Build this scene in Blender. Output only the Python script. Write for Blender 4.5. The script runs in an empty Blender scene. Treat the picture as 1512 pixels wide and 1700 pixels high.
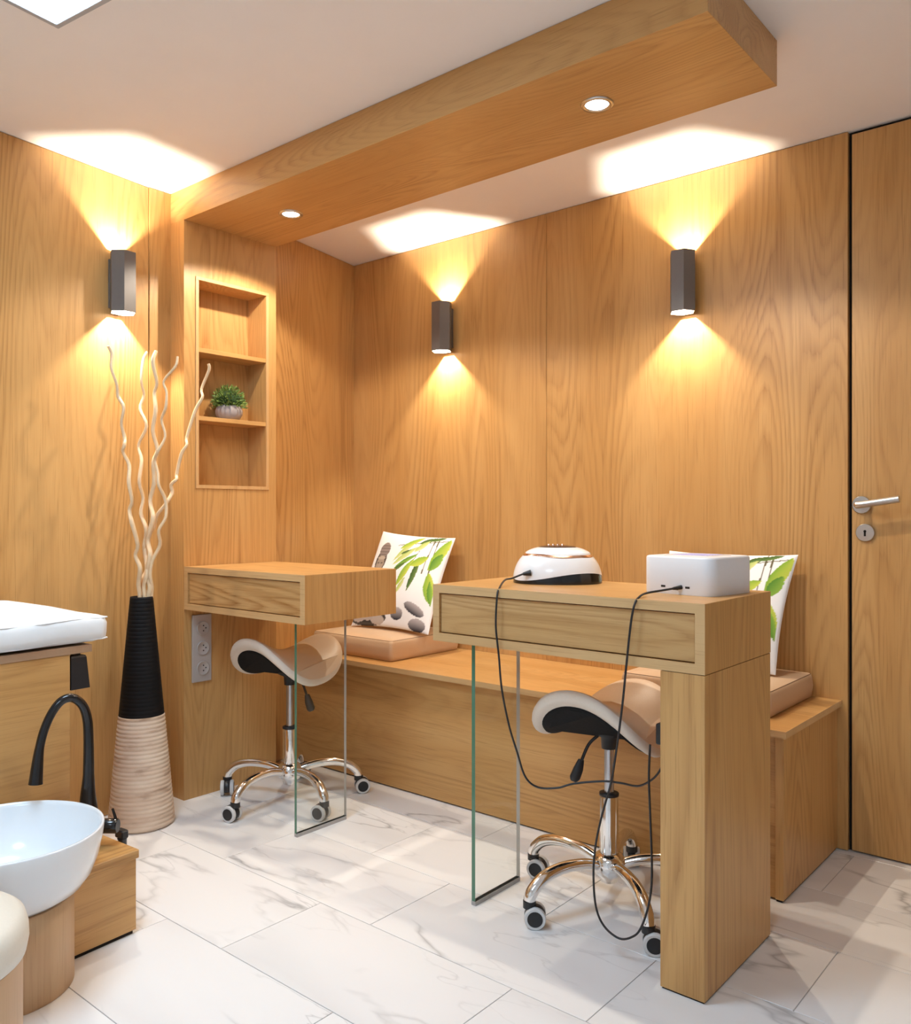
import bpy, bmesh, math, random
import numpy as np
from mathutils import Vector, Matrix

random.seed(7)
C = bpy.context.collection
PI = math.pi

# ------------------------------------------------------------------ camera, light, exposure
EYE = 1.05
THETA = math.radians(40.13)
FPX = 1407.0
cam_d = bpy.data.cameras.new('camera')
cam = bpy.data.objects.new('camera', cam_d)
C.objects.link(cam)
cam.location = (0, 0, EYE)
cam.rotation_euler = (PI / 2, 0, THETA)
cam_d.sensor_fit = 'HORIZONTAL'
cam_d.sensor_width = 36
cam_d.lens = 36 * FPX / 1512
cam_d.clip_start = 0.02
sc = bpy.context.scene
sc.camera = cam
sc.view_settings.view_transform = 'Standard'
sc.view_settings.look = 'None'
sc.view_settings.gamma = 1
sc.view_settings.use_curve_mapping = False
sc.view_settings.exposure = -0.16
sc.render.film_transparent = False
try:
    sc.cycles.use_denoising = True
    sc.cycles.max_bounces = 10
    sc.cycles.diffuse_bounces = 6
    sc.cycles.transparent_max_bounces = 16
    sc.cycles.caustics_reflective = False
    sc.cycles.caustics_refractive = False
    sc.cycles.sample_clamp_indirect = 4
except Exception:
    pass
world = bpy.data.worlds.new('world')
sc.world = world
world.use_nodes = True
world.node_tree.nodes['Background'].inputs[0].default_value = (0.5, 0.52, 0.55, 1)
world.node_tree.nodes['Background'].inputs[1].default_value = 0.05

SCONCE_W = 33.0
DOWN_W = 38.0
PANEL_EMIT = 28.0
WARM = (1.0, 0.87, 0.68)
NEUTRAL = (1.0, 0.87, 0.70)
COOL = (0.60, 0.81, 1.0)

# ------------------------------------------------------------------ helpers
R_ = Vector((math.cos(THETA), math.sin(THETA), 0))
W_ = Vector((-math.sin(THETA), math.cos(THETA), 0))


def ray(x, y):
    a = (x - 756) / FPX
    return R_ * a + W_ + Vector((0, 0, (850 - y) / FPX))


def at_depth(x, y, d):
    r = ray(x, y)
    return Vector((0, 0, EYE)) + r * d


def at_Y(x, y, Y):
    r = ray(x, y)
    return Vector((0, 0, EYE)) + r * (Y / r.y)


class MB:
    """collects geometry for one mesh"""
    def __init__(self):
        self.v = []
        self.f = []
        self.m = []
        self.s = []

    def add(self, vs, fs, mi=0, smooth=False):
        b = len(self.v)
        self.v += [tuple(p) for p in vs]
        for f in fs:
            self.f.append(tuple(b + i for i in f))
            self.m.append(mi)
            self.s.append(smooth)
        return self

    def box(self, x0, x1, y0, y1, z0, z1, bev=0.0, mi=0, seg=1):
        bm = bmesh.new()
        vs = [bm.verts.new(p) for p in [(x0, y0, z0), (x1, y0, z0), (x1, y1, z0), (x0, y1, z0),
                                        (x0, y0, z1), (x1, y0, z1), (x1, y1, z1), (x0, y1, z1)]]
        for f in [(0, 3, 2, 1), (4, 5, 6, 7), (0, 1, 5, 4), (1, 2, 6, 5), (2, 3, 7, 6), (3, 0, 4, 7)]:
            bm.faces.new([vs[i] for i in f])
        if bev > 0:
            bmesh.ops.bevel(bm, geom=bm.edges[:], offset=bev, segments=seg, affect='EDGES', profile=0.5)
        self.bm(bm, mi)
        return self

    def bm(self, bm, mi=0, smooth=False, M=None):
        bm.verts.ensure_lookup_table()
        bm.verts.index_update()
        self.add([(M @ v.co) if M else v.co for v in bm.verts], [[v.index for v in f.verts] for f in bm.faces], mi, smooth)
        bm.free()

    def lathe(self, prof, n=48, center=(0, 0, 0), mi=0, smooth=True, sx=1, sy=1):
        cx, cy, cz = center
        vs, fs = [], []
        k = len(prof)
        for i in range(n):
            a = 2 * PI * i / n
            for r, z in prof:
                vs.append((cx + r * math.cos(a) * sx, cy + r * math.sin(a) * sy, cz + z))
        for i in range(n):
            j = (i + 1) % n
            for q in range(k - 1):
                fs.append((i * k + q, j * k + q, j * k + q + 1, i * k + q + 1))
        self.add(vs, fs, mi, smooth)
        if prof[0][0] > 1e-6:
            self.add([vs[i * k] for i in range(n)], [tuple(reversed(range(n)))], mi, False)
        if prof[-1][0] > 1e-6:
            self.add([vs[i * k + k - 1] for i in range(n)], [tuple(range(n))], mi, False)
        return self

    def cyl(self, p0, p1, r, n=24, mi=0, r1=None, caps=True, bev=0.0):
        p0, p1 = Vector(p0), Vector(p1)
        r1 = r if r1 is None else r1
        L = (p1 - p0).length
        prof = [(r, 0), (r1, L)]
        if bev > 0:
            prof = [(r - bev, 0), (r, bev), (r1, L - bev), (r1 - bev, L)]
        d = (p1 - p0).normalized()
        u = d.orthogonal().normalized()
        w = d.cross(u)
        rings = []
        for rr, z in prof:
            rings.append([p0 + d * z + (u * math.cos(2 * PI * i / n) + w * math.sin(2 * PI * i / n)) * rr for i in range(n)])
        self.loft(rings, caps, mi)
        return self

    def loft(self, rings, caps=True, mi=0, smooth=True, closed=False):
        n = len(rings[0])
        vs = [p for r in rings for p in r]
        fs = []
        m = len(rings)
        for i in range(m if closed else m - 1):
            k = (i + 1) % m
            for j in range(n):
                q = (j + 1) % n
                fs.append((i * n + j, i * n + q, k * n + q, k * n + j))
        self.add(vs, fs, mi, smooth)
        if caps and not closed:
            self.add(rings[0], [tuple(reversed(range(n)))], mi, False)
            self.add(rings[-1], [tuple(range(n))], mi, False)

    def tube(self, pts, rad, n=10, mi=0, sub=6, flat=1.0):
        pts = [Vector(p) for p in pts]
        if not isinstance(rad, (list, tuple)):
            rad = [rad] * len(pts)
        P, Rr = [], []
        if sub > 1:
            for i in range(len(pts) - 1):
                a = pts[max(i - 1, 0)]
                b = pts[i]
                c = pts[i + 1]
                d = pts[min(i + 2, len(pts) - 1)]
                for k in range(sub):
                    t = k / sub
                    P.append(0.5 * ((2 * b) + (c - a) * t + (2 * a - 5 * b + 4 * c - d) * t * t + (3 * b - a - 3 * c + d) * t ** 3))
                    Rr.append(rad[i] * (1 - t) + rad[i + 1] * t)
            P.append(pts[-1])
            Rr.append(rad[-1])
        else:
            P, Rr = pts, list(rad)
        rings = []
        t0 = (P[1] - P[0]).normalized()
        u = t0.orthogonal().normalized()
        if abs(t0.z) < 0.9:
            u = Vector((0, 0, 1)) - t0 * t0.z
            u.normalize()
        for i, p in enumerate(P):
            t = (P[min(i + 1, len(P) - 1)] - P[max(i - 1, 0)]).normalized()
            u = (u - t * u.dot(t)).normalized()
            w = t.cross(u)
            rings.append([p + (u * math.cos(2 * PI * k / n) + w * math.sin(2 * PI * k / n) * flat) * Rr[i] for k in range(n)])
        self.loft(rings, True, mi)
        return self

    def prism(self, outline, z0, z1, mi=0):
        n = len(outline)
        vs = [(x, y, z0) for x, y in outline] + [(x, y, z1) for x, y in outline]
        fs = [tuple(reversed(range(n))), tuple(range(n, 2 * n))]
        for i in range(n):
            j = (i + 1) % n
            fs.append((i, j, n + j, n + i))
        self.add(vs, fs, mi)
        return self

    def build(self, name, mats, parent=None, off=None):
        me = bpy.data.meshes.new(name)
        v = self.v
        if off is not None:
            v = [(p[0] - off[0], p[1] - off[1], p[2] - off[2]) for p in v]
        me.from_pydata(v, [], self.f)
        if not isinstance(mats, (list, tuple)):
            mats = [mats]
        for m in mats:
            me.materials.append(m)
        me.polygons.foreach_set('material_index', self.m)
        me.polygons.foreach_set('use_smooth', self.s)
        me.update()
        o = bpy.data.objects.new(name, me)
        C.objects.link(o)
        if parent:
            o.parent = parent
        return o


def thing(name, label, cat, loc=(0, 0, 0), rz=0, group=None):
    o = bpy.data.objects.new(name, None)
    o.empty_display_size = 0.05
    C.objects.link(o)
    o.location = loc
    o.rotation_euler = (0, 0, rz)
    o['label'] = label
    o['category'] = cat
    if group:
        o['group'] = group
    return o


def tag(o, label, cat, group=None):
    o['label'] = label
    o['category'] = cat
    if group:
        o['group'] = group
    return o


def struct(o):
    o['kind'] = 'structure'
    return o


# ------------------------------------------------------------------ materials
def new_mat(name):
    m = bpy.data.materials.new(name)
    m.use_nodes = True
    nt = m.node_tree
    b = nt.nodes['Principled BSDF']
    return m, nt, b


def plain(name, col, rough=0.5, metal=0.0, noise=0.0, spec=0.5, coat=0.0, bump=0.0, scale=60):
    m, nt, b = new_mat(name)
    b.inputs['Base Color'].default_value = (*col, 1)
    b.inputs['Roughness'].default_value = rough
    b.inputs['Metallic'].default_value = metal
    b.inputs['Specular IOR Level'].default_value = spec
    b.inputs['Coat Weight'].default_value = coat
    tc = nt.nodes.new('ShaderNodeTexCoord')
    n = nt.nodes.new('ShaderNodeTexNoise')
    n.inputs['Scale'].default_value = scale
    n.inputs['Detail'].default_value = 4
    nt.links.new(tc.outputs['Object'], n.inputs['Vector'])
    if noise > 0:
        mx = nt.nodes.new('ShaderNodeMix')
        mx.data_type = 'RGBA'
        mx.inputs[6].default_value = tuple(c * (1 - noise) for c in col) + (1,)
        mx.inputs[7].default_value = tuple(min(1, c * (1 + noise)) for c in col) + (1,)
        nt.links.new(n.outputs['Fac'], mx.inputs[0])
        nt.links.new(mx.outputs[2], b.inputs['Base Color'])
    if bump > 0:
        bp = nt.nodes.new('ShaderNodeBump')
        bp.inputs['Strength'].default_value = bump
        bp.inputs['Distance'].default_value = 0.002
        nt.links.new(n.outputs['Fac'], bp.inputs['Height'])
        nt.links.new(bp.outputs['Normal'], b.inputs['Normal'])
    return m


def emit(name, col, strength):
    m, nt, b = new_mat(name)
    b.inputs['Base Color'].default_value = (0.8, 0.8, 0.8, 1)
    b.inputs['Emission Color'].default_value = (*col, 1)
    b.inputs['Emission Strength'].default_value = strength
    return m


def wood(name, axis='z', light=(0.60, 0.350, 0.135), mid=(0.525, 0.283, 0.096), dark=(0.30, 0.135, 0.036), rough=0.36, rings=30.0, size=1.0, seed=0.0, strength=0.95):
    """oak veneer: cathedral rings from a stretched noise, fine pores, slow tone drift"""
    m, nt, b = new_mat(name)
    L = nt.links.new
    N = nt.nodes.new
    tc = N('ShaderNodeTexCoord')
    oi = N('ShaderNodeObjectInfo')
    off = N('ShaderNodeVectorMath')
    off.operation = 'SCALE'
    off.inputs[0].default_value = (13.7, 7.3, 5.1)
    L(oi.outputs['Random'], off.inputs['Scale'])
    ad = N('ShaderNodeVectorMath')
    ad.operation = 'ADD'
    L(tc.outputs['Object'], ad.inputs[0])
    L(off.outputs[0], ad.inputs[1])
    ad2 = N('ShaderNodeVectorMath')
    ad2.operation = 'ADD'
    ad2.inputs[1].default_value = (seed, seed * 1.7, seed * 0.6)
    L(ad.outputs[0], ad2.inputs[0])

    def stretched(across, along):
        mp = N('ShaderNodeVectorMath')
        mp.operation = 'MULTIPLY'
        s = [across / size] * 3
        s['xyz'.index(axis)] = along / size
        mp.inputs[1].default_value = s
        L(ad2.outputs[0], mp.inputs[0])
        return mp.outputs[0]

    def noise(vec, detail=2, rough_=0.5, dist=0.0):
        n = N('ShaderNodeTexNoise')
        n.inputs['Scale'].default_value = 1
        n.inputs['Detail'].default_value = detail
        n.inputs['Roughness'].default_value = rough_
        n.inputs['Distortion'].default_value = dist
        L(vec, n.inputs['Vector'])
        return n.outputs['Fac']

    def math_(op, a, b_=None, v=None):
        n = N('ShaderNodeMath')
        n.operation = op
        L(a, n.inputs[0])
        if b_ is not None:
            L(b_, n.inputs[1])
        if v is not None:
            n.inputs[1].default_value = v
        return n.outputs[0]

    base = noise(stretched(4.2, 0.50), 1.2, 0.40, 0.15)
    wob = noise(stretched(90, 3.0), 2, 0.6)
    base2 = math_('ADD', math_('MULTIPLY', base, v=rings), math_('MULTIPLY', wob, v=0.55))
    saw = math_('FRACT', base2)
    ring = N('ShaderNodeValToRGB')
    e = ring.color_ramp.elements
    e[0].position, e[0].color = 0.0, (1, 1, 1, 1)
    e[1].position, e[1].color = 1.0, (0.75, 0.75, 0.75, 1)
    for p, c in ((0.22, 0.55), (0.50, 0.08), (0.80, 0.12)):
        q = ring.color_ramp.elements.new(p)
        q.color = (c, c, c, 1)
    L(saw, ring.inputs['Fac'])
    pores = noise(stretched(260, 5.0), 2, 0.7)
    fib = noise(stretched(110, 1.6), 2, 0.6)
    tone = noise(stretched(7.0, 0.12), 2, 0.5)
    # colour
    c1 = N('ShaderNodeMix')
    c1.data_type = 'RGBA'
    c1.inputs[6].default_value = (*light, 1)
    c1.inputs[7].default_value = (*mid, 1)
    mr = N('ShaderNodeMapRange')
    mr.inputs[1].default_value = 0.3
    mr.inputs[2].default_value = 0.7
    L(tone, mr.inputs[0])
    L(mr.outputs[0], c1.inputs[0])
    c2 = N('ShaderNodeMix')
    c2.data_type = 'RGBA'
    L(c1.outputs[2], c2.inputs[6])
    c2.inputs[7].default_value = (*dark, 1)
    mskn = noise(stretched(5.5, 0.35), 1, 0.5)
    mm_ = N('ShaderNodeMapRange')
    mm_.inputs[1].default_value = 0.40
    mm_.inputs[2].default_value = 0.68
    mm_.inputs[3].default_value = 0.30
    mm_.inputs[4].default_value = 1.25
    L(mskn, mm_.inputs[0])
    lines = math_('MULTIPLY', math_('MULTIPLY', ring.outputs['Color'], fib), mm_.outputs[0])
    L(math_('MULTIPLY', lines, v=strength), c2.inputs[0])
    c3 = N('ShaderNodeMix')
    c3.data_type = 'RGBA'
    L(c2.outputs[2], c3.inputs[6])
    c3.inputs[7].default_value = (dark[0] * 0.8, dark[1] * 0.75, dark[2] * 0.7, 1)
    mr2 = N('ShaderNodeMapRange')
    mr2.inputs[1].default_value = 0.56
    mr2.inputs[2].default_value = 0.78
    mr2.inputs[4].default_value = 0.55
    L(pores, mr2.inputs[0])
    L(mr2.outputs[0], c3.inputs[0])
    L(c3.outputs[2], b.inputs['Base Color'])
    b.inputs['Roughness'].default_value = rough
    b.inputs['Specular IOR Level'].default_value = 0.4
    bp = N('ShaderNodeBump')
    bp.inputs['Strength'].default_value = 0.12
    bp.inputs['Distance'].default_value = 0.001
    bp.invert = True
    L(pores, bp.inputs['Height'])
    L(bp.outputs['Normal'], b.inputs['Normal'])
    return m


WOOD_V = wood('oak_vertical', 'z')
WOOD_X = wood('oak_along_x', 'x', rings=34, size=0.8, seed=3)
WOOD_DRAWER = wood('oak_drawer_front', 'x', light=(0.56, 0.350, 0.155), mid=(0.50, 0.295, 0.115), rings=26, size=0.62, seed=4.4, strength=1.25)
WOOD_Y = wood('oak_along_y', 'y', rings=26, seed=5)
WOOD_EDGE = wood('oak_edging', 'x', light=(0.64, 0.42, 0.21), mid=(0.58, 0.37, 0.17), dark=(0.45, 0.26, 0.11), rings=5, seed=9)
WOOD_EDGE_V = wood('oak_edging_vertical', 'z', light=(0.64, 0.40, 0.19), mid=(0.58, 0.35, 0.15), dark=(0.45, 0.25, 0.1), rings=5, seed=9)
WOOD_DOOR = wood('oak_door', 'z', rings=38, size=0.9, seed=11)
WOOD_PALE = wood('pale_beech', 'z', light=(0.60, 0.40, 0.23), mid=(0.55, 0.35, 0.19), dark=(0.42, 0.25, 0.13), rings=8, seed=2, rough=0.45)

CEIL = plain('ceiling_paint', (0.88, 0.85, 0.83), 0.9, noise=0.02, spec=0.1, scale=8)
PLASTER = plain('wall_paint', (0.86, 0.85, 0.84), 0.9, noise=0.02, spec=0.1, scale=8)
DARKGAP = plain('dark_gap', (0.012, 0.008, 0.006), 0.9, noise=0.1)
GROUT = plain('grout', (0.50, 0.49, 0.49), 0.9, noise=0.1)
CHROME = plain('chrome', (0.86, 0.85, 0.84), 0.09, 1.0, noise=0.02)
STEEL = plain('brushed_steel', (0.62, 0.60, 0.58), 0.28, 1.0, noise=0.05)
GREYROD = plain('grey_steel_rod', (0.50, 0.51, 0.54), 0.3, 1.0, noise=0.05)
BLACKPL = plain('black_plastic', (0.012, 0.012, 0.014), 0.42, noise=0.2)
BLACKGL = plain('gloss_black', (0.008, 0.008, 0.009), 0.14, noise=0.2)
BLACKFAB = plain('black_underlining', (0.010, 0.010, 0.011), 0.85, noise=0.4, spec=0.2, scale=90, bump=0.4)
WHITEPL = plain('white_plastic', (0.86, 0.87, 0.90), 0.25, noise=0.01, coat=0.3)
WHITEMAT = plain('white_matte_plastic', (0.80, 0.82, 0.86), 0.42, noise=0.01)
CERAMIC = plain('white_ceramic', (0.80, 0.84, 0.88), 0.16, noise=0.01, coat=0.3)
GREYRING = plain('grey_tyre', (0.62, 0.62, 0.62), 0.5, noise=0.05)
CREAM = plain('cream_leatherette', (0.72, 0.58, 0.46), 0.42, noise=0.05, bump=0.15, scale=220)
CREAMRIM = plain('cream_foam_rim', (0.74, 0.66, 0.57), 0.6, noise=0.05, bump=0.2, scale=160)
TAN = plain('tan_leatherette', (0.60, 0.43, 0.29), 0.45, noise=0.05, bump=0.12, scale=240)
SEAM = plain('dark_seam', (0.20, 0.12, 0.07), 0.7, noise=0.1)
IVORY = plain('ivory_leatherette', (0.74, 0.70, 0.61), 0.45, noise=0.04, bump=0.1, scale=240)
COPPER = plain('copper_trim', (0.80, 0.55, 0.42), 0.2, 1.0, noise=0.05)
BROWNGL = plain('dark_brown_gloss', (0.05, 0.022, 0.018), 0.15, noise=0.1)
SOCKET = plain('socket_plastic', (0.42, 0.37, 0.34), 0.35, noise=0.02)
BARK = plain('peeled_willow', (0.72, 0.53, 0.33), 0.6, noise=0.22, scale=30, bump=0.4)
SCONCE = plain('sconce_grey_metal', (0.15, 0.14, 0.135), 0.40, 0.3, noise=0.05)
SCONCE_IN = plain('sconce_inner', (0.85, 0.82, 0.78), 0.45, 0.0, noise=0.02)
VIOLET = plain('violet_tint', (0.55, 0.50, 0.80), 0.3, noise=0.03)


def marble():
    m, nt, b = new_mat('marble_tile')
    L = nt.links.new
    N = nt.nodes.new
    tc = N('ShaderNodeTexCoord')
    oi = N('ShaderNodeObjectInfo')
    off = N('ShaderNodeVectorMath')
    off.operation = 'SCALE'
    off.inputs[0].default_value = (37.0, 19.0, 11.0)
    L(oi.outputs['Random'], off.inputs['Scale'])
    ad = N('ShaderNodeVectorMath')
    ad.operation = 'ADD'
    L(tc.outputs['Object'], ad.inputs[0])
    L(off.outputs[0], ad.inputs[1])
    mp = N('ShaderNodeMapping')
    mp.inputs['Rotation'].default_value = (0, 0, math.radians(-28))
    mp.inputs['Scale'].default_value = (0.55, 2.2, 1)
    L(ad.outputs[0], mp.inputs['Vector'])

    def vein(scale, detail, width, seedv):
        n = N('ShaderNodeTexNoise')
        n.inputs['Scale'].default_value = scale
        n.inputs['Detail'].default_value = detail
        n.inputs['Roughness'].default_value = 0.46
        n.inputs['Distortion'].default_value = 0.25
        a = N('ShaderNodeVectorMath')
        a.operation = 'ADD'
        a.inputs[1].default_value = (seedv, seedv * 2, 0)
        L(mp.outputs[0], a.inputs[0])
        L(a.outputs[0], n.inputs['Vector'])
        s = N('ShaderNodeMath')
        s.operation = 'SUBTRACT'
        s.inputs[1].default_value = 0.5
        L(n.outputs['Fac'], s.inputs[0])
        ab = N('ShaderNodeMath')
        ab.operation = 'ABSOLUTE'
        L(s.outputs[0], ab.inputs[0])
        r = N('ShaderNodeMapRange')
        r.inputs[1].default_value = 0
        r.inputs[2].default_value = width
        r.inputs[3].default_value = 1
        r.inputs[4].default_value = 0
        L(ab.outputs[0], r.inputs[0])
        p = N('ShaderNodeMath')
        p.operation = 'POWER'
        p.inputs[1].default_value = 2.2
        L(r.outputs[0], p.inputs[0])
        return p.outputs[0]

    v1 = vein(1.25, 5, 0.016, 0.0)
    v2 = vein(2.2, 5, 0.010, 4.3)
    soft = vein(0.9, 3, 0.13, 8.8)
    msk = N('ShaderNodeTexNoise')
    msk.inputs['Scale'].default_value = 2.6
    msk.inputs['Detail'].default_value = 2
    L(ad.outputs[0], msk.inputs['Vector'])
    mrm = N('ShaderNodeMapRange')
    mrm.inputs[1].default_value = 0.42
    mrm.inputs[2].default_value = 0.66
    L(msk.outputs['Fac'], mrm.inputs[0])

    def mul(a, b_=None, v=None):
        n = N('ShaderNodeMath')
        n.operation = 'MULTIPLY'
        L(a, n.inputs[0])
        if b_ is not None:
            L(b_, n.inputs[1])
        else:
            n.inputs[1].default_value = v
        return n.outputs[0]

    def mixc(prev, col, fac):
        mx = N('ShaderNodeMix')
        mx.data_type = 'RGBA'
        if isinstance(prev, tuple):
            mx.inputs[6].default_value = prev
        else:
            L(prev, mx.inputs[6])
        mx.inputs[7].default_value = col
        L(fac, mx.inputs[0])
        return mx.outputs[2]

    c = mixc((0.86, 0.86, 0.865, 1), (0.72, 0.715, 0.72, 1), mul(soft, v=0.55))
    c = mixc(c, (0.27, 0.27, 0.28, 1), mul(mul(v1, mrm.outputs[0]), v=0.68))
    c = mixc(c, (0.36, 0.36, 0.37, 1), mul(mul(v2, mrm.outputs[0]), v=0.42))
    L(c, b.inputs['Base Color'])
    b.inputs['Roughness'].default_value = 0.24
    b.inputs['Specular IOR Level'].default_value = 0.45
    return m


MARBLE = marble()


def ribbed_wood():
    m, nt, b = new_mat('whitewashed_ribbed_wood')
    L = nt.links.new
    N = nt.nodes.new
    tc = N('ShaderNodeTexCoord')
    n = N('ShaderNodeTexNoise')
    n.inputs['Scale'].default_value = 9
    n.inputs['Detail'].default_value = 6
    mp = N('ShaderNodeMapping')
    mp.inputs['Scale'].default_value = (1, 1, 4)
    L(tc.outputs['Object'], mp.inputs['Vector'])
    L(mp.outputs[0], n.inputs['Vector'])
    cr = N('ShaderNodeValToRGB')
    e = cr.color_ramp.elements
    e[0].position, e[0].color = 0.25, (0.30, 0.19, 0.12, 1)
    e[1].position, e[1].color = 0.75, (0.72, 0.60, 0.48, 1)
    q = e.new(0.42)
    q.color = (0.60, 0.46, 0.35, 1)
    L(n.outputs['Fac'], cr.inputs['Fac'])
    L(cr.outputs[0], b.inputs['Base Color'])
    b.inputs['Roughness'].default_value = 0.7
    return m


RIBBED = ribbed_wood()


def glass_face():
    m, nt, b = new_mat('clear_glass')
    nt.nodes.remove(b)
    N = nt.nodes.new
    L = nt.links.new
    out = nt.nodes['Material Output']
    tr = N('ShaderNodeBsdfTransparent')
    tr.inputs[0].default_value = (0.975, 0.99, 0.982, 1)
    gl = N('ShaderNodeBsdfGlossy')
    gl.inputs['Roughness'].default_value = 0.02
    lw = N('ShaderNodeLayerWeight')
    lw.inputs['Blend'].default_value = 0.5
    pw = N('ShaderNodeMath')
    pw.operation = 'POWER'
    pw.inputs[1].default_value = 5
    L(lw.outputs['Facing'], pw.inputs[0])
    fr = N('ShaderNodeMapRange')
    fr.inputs[3].default_value = 0.04
    fr.inputs[4].default_value = 1.0
    L(pw.outputs[0], fr.inputs[0])
    mx = N('ShaderNodeMixShader')
    L(fr.outputs[0], mx.inputs[0])
    L(tr.outputs[0], mx.inputs[1])
    L(gl.outputs[0], mx.inputs[2])
    L(mx.outputs[0], out.inputs[0])
    return m


def glass_edge():
    m, nt, b = new_mat('green_glass_edge')
    b.inputs['Base Color'].default_value = (0.07, 0.20, 0.13, 1)
    b.inputs['Roughness'].default_value = 0.12
    n = nt.nodes.new('ShaderNodeTexNoise')
    n.inputs['Scale'].default_value = 5
    mx = nt.nodes.new('ShaderNodeMix')
    mx.data_type = 'RGBA'
    mx.inputs[6].default_value = (0.04, 0.13, 0.075, 1)
    mx.inputs[7].default_value = (0.12, 0.26, 0.18, 1)
    nt.links.new(n.outputs['Fac'], mx.inputs[0])
    nt.links.new(mx.outputs[2], b.inputs['Base Color'])
    return m


ALU = plain('aluminium_frame', (0.40, 0.42, 0.45), 0.5, noise=0.05)
EDGE_REFL = plain('grey_edge_reflection', (0.36, 0.35, 0.34), 0.4, noise=0.1)  # grey of the reflection seen in the bottom edge of the glass
GLASS = glass_face()
GEDGE = glass_edge()
BEDGE = plain('pale_glass_edge', (0.55, 0.50, 0.44), 0.15, noise=0.1)

LED = emit('led_diffuser', COOL, PANEL_EMIT)
BULB = emit('warm_bulb', (1.0, 0.86, 0.66), 14.0)
DLENS = emit('downlight_lens', (1.0, 0.93, 0.82), 14.0)

# ------------------------------------------------------------------ room shell
H = 2.228
YB = 2.785            # face of the back wall panelling
XC = -2.741           # face of the column
YD = 1.72             # front plane of column, beam and desks
YC = 2.135            # rear plane of column and beam
XL, XR, YF = -3.12, 1.9, -2.1

m = MB()
m.box(XL, XR, YF, 2.9, -0.06, -0.002)
floor = struct(m.build('floor', GROUT))
TW, TH, GAP = 0.6365, 0.3135, 0.0010
offs = {-1: -1.343, 0: -1.108, 1: -0.92, 2: -0.606, 3: -0.42, 4: -0.738}
tile_meshes = {}
for r in range(-11, 6):
    y0 = 1.195 + TH * r
    y1 = min(y0 + TH, 2.9)
    y0 = max(y0, YF)
    if y1 - y0 < 0.02:
        continue
    o0 = offs.get(r, -1.1 + 0.23 * ((r * 7) % 5))
    k0 = math.floor((XL - o0) / TW)
    x = o0 + k0 * TW
    while x < XR:
        a, b_ = max(x, XL), min(x + TW, XR)
        x += TW
        if b_ - a < 0.02:
            continue
        key = (round(b_ - a, 3), round(y1 - y0, 3))
        w, h = b_ - a - 2 * GAP, y1 - y0 - 2 * GAP
        if key not in tile_meshes:
            t = MB()
            t.box(-w / 2, w / 2, -h / 2, h / 2, -0.002, 0.0, 0.0006)
            o = t.build('tile', MARBLE, floor)
            tile_meshes[key] = o.data
        else:
            o = bpy.data.objects.new('tile', tile_meshes[key])
            C.objects.link(o)
            o.parent = floor
        o.location = ((a + b_) / 2, (y0 + y1) / 2, 0)

m = MB()
m.box(XL, XR, YF, 2.9, H, H + 0.08)
struct(m.build('ceiling', CEIL))

# back wall: dark backing with veneer panels in front
m = MB()
m.box(XL, XR, YB + 0.022, 2.9, 0, H)
wall_back = struct(m.build('wall_back', DARKGAP))
for a, b_ in ((-2.99, -1.8798), (-1.8782, -0.762), (0.09, XR)):
    m = MB()
    m.box(a, b_, YB, YB + 0.02, 0.003, H - 0.002, 0.0008)
    m.build('wall_panel', WOOD_V, wall_back)

# left wall, slightly out of square with the fitted furniture
m = MB()
m.box(XL - 0.06, XL, YF, 2.9, 0, H)
wall_left = struct(m.build('wall_left', DARKGAP))


def slanted_panel(p0, p1, th=0.018, z0=0.003, z1=H - 0.002):
    p0, p1 = Vector((*p0, 0)), Vector((*p1, 0))
    d = (p1 - p0).normalized()
    n = Vector((-d.y, d.x, 0))
    if n.x > 0:
        n = -n
    q = [p0, p1, p1 + n * th, p0 + n * th]
    mm = MB()
    mm.prism([(v.x, v.y) for v in (q if (q[1] - q[0]).cross(q[2] - q[0]).z > 0 else q[::-1])], z0, z1)
    return mm


WA0 = Vector((-2.765, 1.096))
WAD = (Vector((-2.829, 1.610)) - WA0).normalized()
pa = WA0 - WAD * 3.15
pb = WA0 + WAD * ((1.632 - WA0.y) / WAD.y)
slanted_panel(pa, pb).build('wall_panel', WOOD_V, wall_left)
slanted_panel((-2.827, 1.6345), (-2.829, YD + 0.005), 0.03).build('wall_panel', WOOD_V, wall_left)
slanted_panel((-2.842, YC - 0.02), (-2.9835, YB + 0.0), 0.02).build('wall_panel', WOOD_V, wall_left)

m = MB()
m.box(XL, XR, YF - 0.06, YF, 0, H)
struct(m.build('wall_front', PLASTER))
m = MB()
m.box(XR, XR + 0.06, YF, 2.9, 0, H)
struct(m.build('wall_right', PLASTER))

# door, set a little back in the back wall
m = MB()
m.box(-0.7515, 0.08, YB + 0.006, YB + 0.021, 0.006, H - 0.012, 0.001)
door = struct(m.build('door_1', WOOD_DOOR))
hx, hz = -0.722, 1.072
m = MB()
m.cyl((hx, YB + 0.006, hz), (hx, YB - 0.004, hz), 0.027, 32, bev=0.0015)
m.tube([(hx, YB - 0.004, hz), (hx, YB - 0.045, hz), (hx + 0.012, YB - 0.055, hz), (hx + 0.117, YB - 0.055, hz + 0.016)], [0.0095, 0.0095, 0.0105, 0.0105], 16, sub=5)
m.build('door_handle', STEEL, door)
m = MB()
kx, kz = -0.712, 0.987
m.cyl((kx, YB + 0.006, kz), (kx, YB - 0.003, kz), 0.027, 32, bev=0.0015)
esc = m.build('keyhole_plate', STEEL, door)
m = MB()
m.cyl((kx, YB - 0.0031, kz + 0.004), (kx, YB - 0.0038, kz + 0.004), 0.0042, 12)
m.box(kx - 0.003, kx + 0.003, YB - 0.0038, YB - 0.0031, kz - 0.011, kz + 0.004)
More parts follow.
